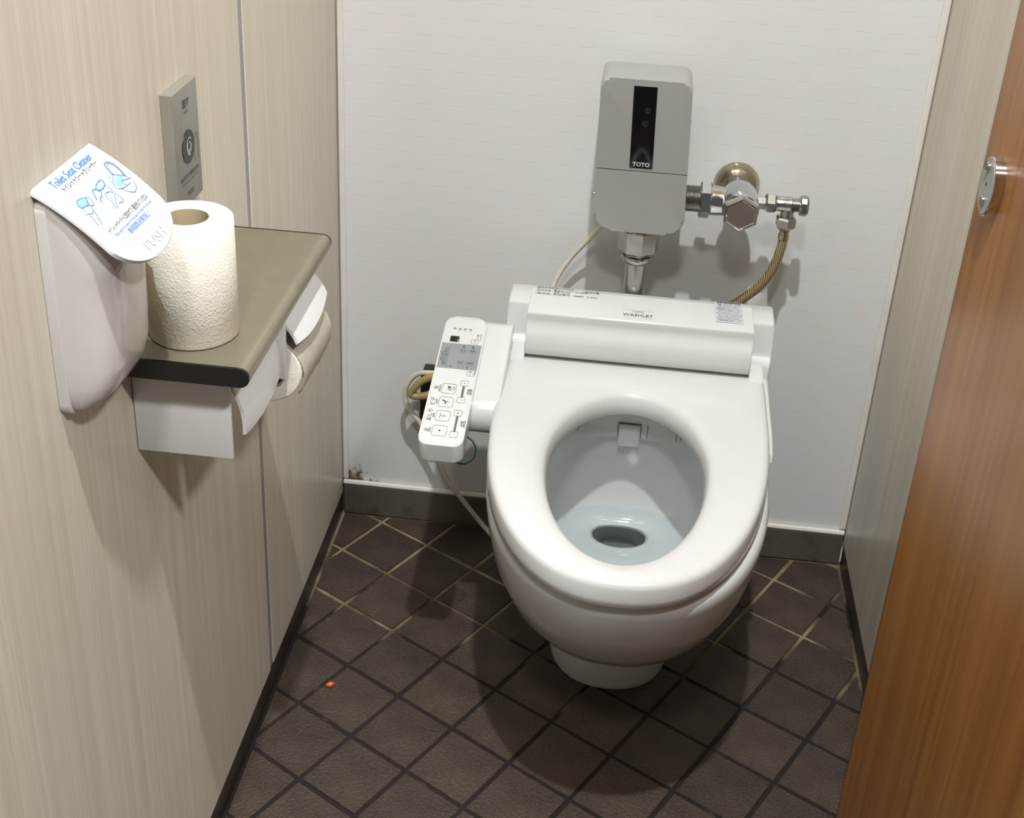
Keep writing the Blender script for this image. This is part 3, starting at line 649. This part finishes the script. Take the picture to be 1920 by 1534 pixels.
bm = bmesh.new(); lathe(bm, (0.5955, -0.123, 0.663), (0, -1, 0), [(0, 0.0240), (0.003, 0.0265), (0.012, 0.0262), (0.0155, 0.0235), (0.0160, 0.0215), (0.0150, 0.0205)], 6, True, PI / 2)
part('hex_cap', bm, 'chrome', sv, True, 25)
part('outlet_branch', mklathe((0.583, VY, VZ), (-1, 0, 0), [(0, 0.0195), (0.022, 0.0215), (0.036, 0.0205), (0.037, 0.019)], 36), 'chrome', sv, True)
bm = bmesh.new(); hexprof(bm, (0.556, VY, VZ), (-1, 0, 0), 0, 0.0165, 0.0265, 0.002, 0.35)
part('union_nut', bm, 'chrome', sv, True, 25)
bm = bmesh.new(); pr = [(0, 0.0175)]
for k in range(9): pr += [(0.001 + k * 0.0028, 0.0195), (0.0024 + k * 0.0028, 0.0178)]
lathe(bm, (0.5405, VY, VZ), (-1, 0, 0), pr, 32); part('threaded_nipple', bm, 'dullchrome', sv, True, 25)
# small branch to the right
bm = bmesh.new(); hexprof(bm, (0.617, VY, VZ + 0.002), (1, 0, 0), 0, 0.016, 0.0098, 0.001, 0.3); part('small_nipple', bm, 'dullchrome', sv, True, 25)
bm = bmesh.new(); lathe(bm, (0.631, VY, VZ + 0.003), (1, 0, 0), [(0, 0.0115), (0.003, 0.0145), (0.013, 0.0145), (0.016, 0.0115)], 6, True, 0.3); part('compression_nut', bm, 'dullchrome', sv, True, 25)
part('tee_body', mklathe((0.646, VY, VZ + 0.003), (1, 0, 0), [(0, 0.0105), (0.016, 0.0105), (0.017, 0.0112), (0.022, 0.0112), (0.023, 0.0095), (0.034, 0.0095)], 28), 'dullchrome', sv, True)
part('end_cap', mklathe((0.679, VY, VZ + 0.003), (1, 0, 0), [(0, 0.0125), (0.002, 0.0145), (0.009, 0.0150), (0.012, 0.0130), (0.0125, 0.011)], 12), 'dullchrome', sv, True, 25)
part('tee_leg', mklathe((0.6640, VY, VZ), (0, 0, -1), [(0, 0.0095), (0.018, 0.0095)], 24), 'dullchrome', sv, True)
bm = bmesh.new(); hexprof(bm, (0.6640, VY, VZ - 0.015), (0, 0, -1), 0, 0.017, 0.0148, 0.003, 0.1); part('hose_nut', bm, 'dullchrome', sv, True, 25)
o = thing('supply_hose', 'brown braided supply hose curving from the stop valve to the bidet seat', 'hose', (0.664, VY, 0.60))
part('ferrule', mklathe((0.6640, VY, VZ - 0.032), (0, 0, -1), [(0, 0.0072), (0.005, 0.0076), (0.006, 0.0066), (0.009, 0.0066), (0.010, 0.0078), (0.017, 0.0078), (0.018, 0.0068)], 24), 'nickel', o, True)
part('hose', mktube([(0.6640, VY, VZ - 0.048), (0.6625, VY + 0.002, 0.590), (0.6560, VY + 0.010, 0.556), (0.6430, VY + 0.020, 0.525), (0.6220, VY + 0.030, 0.497), (0.602, VY + 0.036, 0.478), (0.58, VY + 0.040, 0.462)], 0.0068, 14, 10), 'braid', o, True)

# ------------------------------------------------------------------ flush touch plate on the left partition
fp = thing('flush_plate', 'brushed metal flush sensor plate with round black button on the left partition', 'flush plate', (0, -0.663, 0.89))
bm = bmesh.new(); prism(bm, [(-0.6975, 0.834), (-0.6285, 0.834), (-0.6285, 0.952), (-0.6975, 0.952)], lambda u, v, h: Vector((h, u, v)), 0.0004, 0.0115, 0.0012, 2)
pl = part('plate', bm, 'platem', fp, True, 30)
bm = bmesh.new(); prism(bm, [(-0.663 + 0.0165 * math.cos(2 * PI * k / 40), 0.892 + 0.0165 * math.sin(2 * PI * k / 40)) for k in range(40)], lambda u, v, h: Vector((h, u, v)), 0.0112, 0.0122, 0.0004, 2)
part('sensor_button', bm, 'black', fp)
pm = lambda u, v: Vector((0.0119, -0.663 + u, v)); pm2 = lambda u, v: Vector((0.0125, -0.663 + u, v))
it = [text2d('流す', 0.0095, 0.0, 0.9320, 'CENTER', bold=0.02), text2d('FLUSH', 0.0042, 0, 0.9255, 'CENTER'), text2d('手をかざすと便器洗浄します。', 0.0050, 0, 0.8625, 'CENTER', width=0.052, bold=0.02), text2d('Hold hand over sensor to flush', 0.0036, 0, 0.8575, 'CENTER', width=0.046), text2d('TOTO', 0.0060, 0, 0.8435, 'CENTER', bold=0.02)]
hand = [(0.0165, 0.872), (0.0150, 0.880), (0.0165, 0.888), (0.0175, 0.895), (0.0185, 0.897), (0.0195, 0.894), (0.0215, 0.899), (0.023, 0.898), (0.0250, 0.899), (0.0265, 0.895), (0.0275, 0.885), (0.0265, 0.876), (0.0260, 0.872)]
it.append(line2d(hand, 0.0007))
decal_each('plate_lettering', it, pm, 'ink', pl)
decal('braille_dots', [poly2d([(x + 0.0007 * math.cos(a), z + 0.0007 * math.sin(a)) for a in (0, 1, 2, 3, 4, 5)]) for x in (-0.010, -0.007, -0.002, 0.001, 0.006, 0.009) for z in (0.9165, 0.9195)], pm, 'lightgrey', pl)
sw = [line2d([(0.0015 + (0.0085 - 0.0022 * k) * math.cos(a * PI / 12) * 0.8, 0.892 + (0.0085 - 0.0022 * k) * math.sin(a * PI / 12)) for a in range(3 + k * 6, 20 + k * 6)], 0.0013) for k in range(3)]
decal('swirl_mark', sw, pm2, 'lightgrey', fp)

# ------------------------------------------------------------------ shelf with two paper holders
ph = thing('toilet_paper_holder', 'metal shelf with two white covered paper holders on the left partition', 'paper holder', (0, -0.70, 0.70))
SY0, SY1, SZT = -0.8515, -0.5440, 0.7600
def shelfprof(n=10):
    pts = [(0.0006, SZT), (0.110, SZT)]
    for k in range(1, n + 1): a = PI / 2 - PI * k / n; pts.append((0.1125 + 0.0095 * math.cos(a), SZT - 0.0095 + 0.0095 * math.sin(a)))
    pts += [(0.0006, SZT - 0.019)]; return pts
bm = bmesh.new(); prism(bm, shelfprof(), lambda u, v, h: Vector((u, SY0 + 0.003 + h, v)), 0, SY1 - SY0 - 0.006); part('shelf', bm, 'steel', ph, True, 30)
for y in (SY0, SY1 - 0.003):
    bm = bmesh.new(); prism(bm, shelfprof(), lambda u, v, h: Vector((u + 0.0003 * 0, y + h, v)), 0, 0.003); part('end_cap', bm, 'black', ph, True, 30, label='black end cap of the shelf')
# body plates
part('end_plate', mkbox(0.0006, 0.0930, -0.8215, -0.8170, 0.6440, 0.7405, bev=0.0012), 'plastic2', ph)
part('end_plate', mkbox(0.0006, 0.0930, -0.5620, -0.5580, 0.6440, 0.7405, bev=0.0012), 'plastic2', ph)
part('divider_plate', mkbox(0.0006, 0.1090, -0.6935, -0.6865, 0.6600, 0.7405, bev=0.0012), 'plastic2', ph)
part('back_plate', mkbox(0.0006, 0.0050, -0.8170, -0.5620, 0.6440, 0.7405), 'plastic2', ph, False)
def flap(y0, y1, x0, z0, x1, z1, bulge=0.010, th=0.0032, ny=10, nx=8, name='paper_cover'):
    """curved cover hinged at (x0,z0), free edge at (x1,z1); ends a little drawn in"""
    bm = bmesh.new(); d = Vector((x1 - x0, 0, z1 - z0)); nrm = Vector((-d.z, 0, d.x)).normalized()
    if nrm.x < 0: nrm = -nrm
    def P(a, b, h):
        bow = 0.007 * (1 - (2 * a - 1) ** 2)
        return Vector((x0, y0 + (y1 - y0) * a, z0)) + d * b * (1 + bow / d.length) + nrm * (bulge * math.sin(PI * b * 0.75) + h)
    top = [[bm.verts.new(P(a / ny, b / nx, th / 2)) for a in range(ny + 1)] for b in range(nx + 1)]
    bot = [[bm.verts.new(P(a / ny, b / nx, -th / 2)) for a in range(ny + 1)] for b in range(nx + 1)]
    for b in range(nx):
        for a in range(ny):
            bm.faces.new((top[b][a], top[b][a + 1], top[b + 1][a + 1], top[b + 1][a])); bm.faces.new((bot[b][a], bot[b + 1][a], bot[b + 1][a + 1], bot[b][a + 1]))
    for a in range(ny):
        bm.faces.new((top[0][a], bot[0][a], bot[0][a + 1], top[0][a + 1])); bm.faces.new((top[nx][a], top[nx][a + 1], bot[nx][a + 1], bot[nx][a]))
    for b in range(nx):
        bm.faces.new((top[b][0], top[b + 1][0], bot[b + 1][0], bot[b][0])); bm.faces.new((top[b][ny], bot[b][ny], bot[b + 1][ny], top[b + 1][ny]))
    return part(name, bm, 'plastic', ph, True, 40)
flap(-0.8155, -0.6950, 0.0840, 0.7350, 0.0960, 0.6680)
flap(-0.6850, -0.5635, 0.0740, 0.7385, 0.1130, 0.6925, 0.012)
# roll in the far holder
rh = thing('toilet_roll', 'used toilet paper roll hanging under the far white cover', 'toilet paper', (0.062, -0.625, 0.672), 'toilet rolls')
def roll(parent, center, axis, L, R, rc, n=56):
    c = Vector(center); ax = Vector(axis); bm = bmesh.new()
    lathe(bm, c - ax * L / 2, ax, [(0.0, R - 0.0015), (0.0012, R), (L / 2, R), (L - 0.0012, R), (L, R - 0.0015)], n, False)
    part('paper', bm, 'tissue', parent, True, 60)
    for s in (0, 1):
        bm = bmesh.new(); o = c - ax * L / 2 + ax * (L * s); lathe(bm, o, ax, [(0, R - 0.0012), (0.0008 * (1 if s else -1), (R + rc) / 2), (0, rc)], n, False); part('paper_end', bm, 'tissue_end', parent, True, 80)
    bm = bmesh.new(); o = c - ax * L / 2; lathe(bm, o, ax, [(0, rc + 0.0008), (L, rc + 0.0008), (L, rc - 0.0007), (0, rc - 0.0007), (0, rc + 0.0008)], n, False); part('core', bm, 'core', parent, True, 40)
RHC = Vector((0.0850, -0.6250, 0.6620))
roll(rh, RHC, (0, 1, 0), 0.112, 0.0365, 0.0190)
def sheet(pts_rows, parent, name='loose_sheet', mat='tissue'):
    bm = bmesh.new(); R_ = [[bm.verts.new(p) for p in r] for r in pts_rows]
    for a, b in zip(R_, R_[1:]):
        for i in range(len(a) - 1): bm.faces.new((a[i], a[i + 1], b[i + 1], b[i]))
    ex = bmesh.ops.solidify(bm, geom=bm.faces[:], thickness=0.0003)
    return part(name, bm, mat, parent, True, 60)
rows = []
for k in range(10):
    a = math.radians(60 - k * 12); rr = 0.0370 + 0.0004 * k
    end = 9; row = []
    for j in range(15):
        f = j / 14; y = -0.681 + 0.112 * f
        aa = a if k < 9 else math.radians(60 - 9 * 12 + 10 * f + 3 * math.sin(j * 2.1))
        rad = rr + 0.006 * (k / 9) ** 2 * (0.4 + 0.6 * f)
        row.append(RHC + Vector((rad * math.cos(aa), y - RHC.y, rad * math.sin(aa))))
    rows.append(row)
sheet(rows, rh)
part('spindle', mklathe((RHC.x, -0.6860, RHC.z), (0, 1, 0), [(0, 0.008), (0.124, 0.008)], 20), 'plastic2', rh)
# standing roll on the shelf
rs = thing('toilet_roll', 'full-height toilet paper roll standing upright on the metal shelf', 'toilet paper', (0.053, -0.790, SZT), 'toilet rolls')
RS = Vector((0.0530, -0.7900, SZT + 0.0572)); roll(rs, RS, (0, 0, 1), 0.113, 0.0405, 0.0195)
rows = []
for k in range(13):
    f = k / 12; row = []
    for j in range(11):
        g = j / 10
        # the tail leaves the roll on its left flank and hangs out towards the room, cut askew
        top = Vector((0.012 + 0.030 * f, -0.806 - 0.044 * f, 0.850)); bot = Vector((0.012 + 0.041 * f, -0.806 - 0.044 * f, 0.766 + 0.039 * f ** 1.3))
        p = top.lerp(bot, g); p.y -= 0.004 * math.sin(PI * f) ; p.x -= 0.003 * math.sin(PI * g)
        if j == 10: p.z += 0.0008 * (k % 2)
        row.append(p)
    rows.append(row)
sheet(rows, rs)

# ------------------------------------------------------------------ seat-cleaner dispenser
dp = thing('seat_cleaner_dispenser', 'white wall-mounted seat cleaner dispenser with blue printed push lid', 'dispenser', (0, -0.9095, 0.85))
DY = -0.9095
def lidz(x): return 0.961 - 0.5 * x - 4 * x * x
def lidmax(d): return 0.058 + 0.0205 * math.sqrt(max(0, 1 - (d / 0.0535) ** 2))
bm = bmesh.new(); NU, NV = 32, 20
def lidpt(i, j, h, ins=0.0):
    d = (-0.0535 + ins + (0.107 - 2 * ins) * i / NU); xm = lidmax(d * 0.0535 / max(0.0535 - ins, 1e-6)) - ins; x = 0.0012 + (xm - 0.0012) * j / NV
    sl = -0.5 - 8 * x; n = Vector((-sl, 0, 1)).normalized(); return Vector((x, DY + d, lidz(x))) + n * h
def warp(i): return (1 - math.cos(PI * i / NU)) / 2 * NU
T = [[bm.verts.new(lidpt(warp(i), j, 0.0, 0.0012)) for i in range(NU + 1)] for j in range(NV + 1)]
B = [[bm.verts.new(lidpt(warp(i), j, -0.0050)) for i in range(NU + 1)] for j in range(NV + 1)]
MID = {}
def edge_loop(): 
    return [(i, 0) for i in range(NU + 1)] + [(NU, j) for j in range(1, NV + 1)] + [(i, NV) for i in range(NU - 1, -1, -1)] + [(0, j) for j in range(NV - 1, 0, -1)]
for (i, j) in edge_loop(): MID[(i, j)] = bm.verts.new(lidpt(warp(i), j, -0.0012))
for j in range(NV):
    for i in range(NU):
        bm.faces.new((T[j][i], T[j][i + 1], T[j + 1][i + 1], T[j + 1][i])); bm.faces.new((B[j][i], B[j + 1][i], B[j + 1][i + 1], B[j][i + 1]))
EL = edge_loop()
for k in range(len(EL)):
    a, b = EL[k], EL[(k + 1) % len(EL)]
    bm.faces.new((T[a[1]][a[0]], MID[a], MID[b], T[b[1]][b[0]])); bm.faces.new((MID[a], B[a[1]][a[0]], B[b[1]][b[0]], MID[b]))
ld_ = part('push_lid', bm, 'lidwhite', dp, True, 50, label='white push lid with blue print')
# body: stacked D-shaped sections
def dsec(z, d, hw, x0=0.0085, n=40):
    out = []
    for k in range(n + 1):
        a = PI * k / n; c = math.cos(a); s = math.sin(a)
        out.append(Vector((x0 + max(d - x0, 0.0004) * abs(s) ** 0.62, DY - math.copysign(abs(c) ** 0.5, c) * hw, z)))
    return out
secs = [(0.7650, 0.011, 0.040), (0.7665, 0.019, 0.0445), (0.7710, 0.029, 0.0475), (0.7790, 0.038, 0.0495), (0.7900, 0.0440, 0.0505), (0.805, 0.0470, 0.0510), (0.83, 0.0485, 0.0512), (0.86, 0.0490, 0.0512), (0.875, 0.0500, 0.0512), (0.888, 0.0530, 0.0512), (0.898, 0.0560, 0.0512), (0.910, 0.0520, 0.0512), (0.922, 0.0460, 0.0512), (0.935, 0.0350, 0.0512), (0.945, 0.0200, 0.0512), (0.950, 0.0120, 0.0512)]
bm = bmesh.new(); loft(bm, [dsec(*s) for s in secs]); part('body', bm, 'disp', dp, True, 55)
bm = bmesh.new(); prism(bm, rrect(DY - 0.0525, DY + 0.0525, 0.7630, 0.9525, 0.012, 6), lambda u, v, h: Vector((h, u, v)), 0.0004, 0.0090, 0.001, 2); part('back_plate', bm, 'disp', dp, True, 40)
# finger scoop moulding on the front and spout beneath the lid
bm = bmesh.new()
def scoop(t, w):    # raised rim loop on the body front
    return None
def lm(h):
    def f(u, x):
        sl = -0.5 - 8 * x; n = Vector((-sl, 0, 1)).normalized(); return Vector((x, DY + u, lidz(x))) + n * h
    return f
mmm = lambda L: [(a / 1000, b / 1000) for a, b in L]
lidl = lambda L, w=0.0006, cl=False: line2d([tuple(p) for p in spline([(a, b, 0) for a, b in mmm(L)], 4)] and [(p.x, p.y) for p in spline([(a, b, 0) for a, b in mmm(L)], 4)], w, cl)
def lidtext(body, size, x, bold=0.0, width=None, shear=0.0):
    V, F = text2d(body, size, 0, 0, 'CENTER', width, shear, bold); return [(a, x - b) for a, b in V], F
blue = [lidtext('Toilet Seat Cleaner', 0.0092, 0.0112, 0.012, 0.070, 0.25), lidtext('Please apply the cleaner to toilet paper and wipe the toilet seat.', 0.0031, 0.0556, 0.005, 0.074), lidtext('請將清潔劑沾在衛生紙上', 0.0042, 0.0600, 0.01, 0.040)]
L = {'toiletlid': [(28.8, 28.2), (31.5, 23.3), (34.9, 19.4), (39.2, 19.1), (42.4, 20.5), (44.1, 23.8), (43.1, 28.7), (40.3, 34.2)], 'toiletlid2': [(30.6, 28.6), (33, 24.2), (35.8, 21), (39, 20.6), (41.2, 21.8), (42.4, 24), (41.6, 28.7), (39.2, 33.2)],
     'seat': [(28.2, 28.1), (22.4, 30.6), (17.8, 33.6), (17.9, 36.7), (23.6, 38.4), (29.8, 38.7)], 'seat2': [(29.3, 27.7), (34.7, 30.5), (40.3, 34.2), (39.9, 35.7)], 'base': [(21.0, 38.1), (23.3, 41.1), (26.9, 43.6), (31.1, 44.7), (37.4, 43.4), (40.4, 40.7), (40.2, 38.2)],
     'hand': [(43.8, 36.9), (36.2, 35.8), (30.2, 34.7), (29.0, 37.1), (31.2, 38.9), (37.6, 38.8)], 'handL': [(-15.2, 32.9), (-11.2, 29.5), (-8.1, 27.1), (-2.6, 28.1), (-2.4, 31.1), (-6.5, 33.3), (-10.9, 33.7), (-13.8, 36.4)],
     'handR': [(-0.1, 33.4), (6.5, 34.6), (6.9, 37.6), (-1.2, 41.9), (-4.9, 45.4)], 'handR2': [(-0.6, 33.6), (-4.1, 36.7), (-3.2, 40.1), (-7.8, 44.6)], 'board': [(10.2, 28.9), (9.9, 36.5), (9.1, 43.1), (5.3, 43.8), (1.2, 42.9)],
     'rollend': [(-21.6, 27.4), (-19.5, 29.7), (-21.4, 32.8), (-24.2, 33.9), (-28.3, 32.4), (-26.2, 29.8), (-21.6, 27.4)], 'wrist': [(-38.2, 36.6), (-39.9, 39.9), (-41.9, 44.6)], 'wrist2': [(-29.0, 35.8), (-32.5, 39.5), (-37.7, 45.4)], 'paper': [(11.6, 25.1), (0.1, 26.3), (-3.3, 29.3), (3.1, 30.3), (9.1, 29.6), (12.0, 27.5), (11.6, 25.1)]}
for k, v in L.items(): blue.append(lidl(v, 0.0009 if k in ('paper', 'handL', 'toiletlid') else 0.0006))
blue.append(line2d(mmm([(-36.8, 30.9), (-41.6, 34.9), (-33.0, 37.3), (-27.5, 33.7)]), 0.0006))
blue.append(line2d(mmm([(-34.0, 25.4), (-28.4, 25.8), (-21.6, 27.4), (-25.3, 30.4), (-26.9, 31.9), (-37.4, 30.6), (-38.0, 28.4), (-34.0, 25.4)]), 0.0007))
blue += [line2d(mmm([(22.5, 27.1), (22.4, 28.4)]), 0.001), line2d(mmm([(18.9, 30.6), (19.0, 31.5)]), 0.001)]
decal('blue_print', blue, lm(0.0006), 'blueink', ld_)
fills = [poly2d(mmm([(-34.0, 25.4), (-28.4, 25.8), (-21.6, 27.4), (-25.3, 30.4), (-26.9, 31.9), (-37.4, 30.6), (-38.0, 28.4)])), poly2d(mmm([(34.1, 30.7), (28.3, 30.6), (23.4, 31.8), (21.1, 34.2), (23.9, 36.1), (29.2, 36.1), (34.8, 34.3), (36.0, 32.3)])), poly2d(mmm([(2.2, 28.8), (9, 28.2), (12.0, 27.5), (9.1, 29.6), (3.1, 30.3)]))]
decal_each('blue_fill', fills, lm(0.0004), 'bluefill', ld_)
decal_each('grey_print', [lidtext('トイレットシートクリーナー', 0.0056, 0.0166, 0.02, 0.062), lidtext('トイレットペーパーに含ませて便座を拭いてください', 0.0042, 0.0522, 0.02, 0.078)], lm(0.0006), 'greyink', ld_)
decal('print_border', [line2d(mmm([(-49.3, 8.5), (-48.2, 22), (-47, 36), (-45.8, 50), (-44.6, 62.5), (-20, 62.5), (0, 62.5), (20, 62.4), (45.6, 62.2)]), 0.0003)], lm(0.0005), 'lightgrey', ld_)
decal('push_lettering', [lidtext('PUSH', 0.0085, 0.0735, 0.01, 0.036)], lm(0.0006), 'emboss', ld_)

# ------------------------------------------------------------------ small things on the floor
o = obj('seed', mklathe((0.079, -0.428, 0.004), (0.8, 0.35, 0.05), [(-0.007, 0.0006), (-0.005, 0.0028), (0.0, 0.0042), (0.004, 0.0030), (0.006, 0.0006)], 14), plain('orange_seed', (190, 92, 40), 0.25, var=0.2, scale=200), None, True)
tag(o, 'small orange-brown seed lying on the floor tiles at lower left', 'seed')
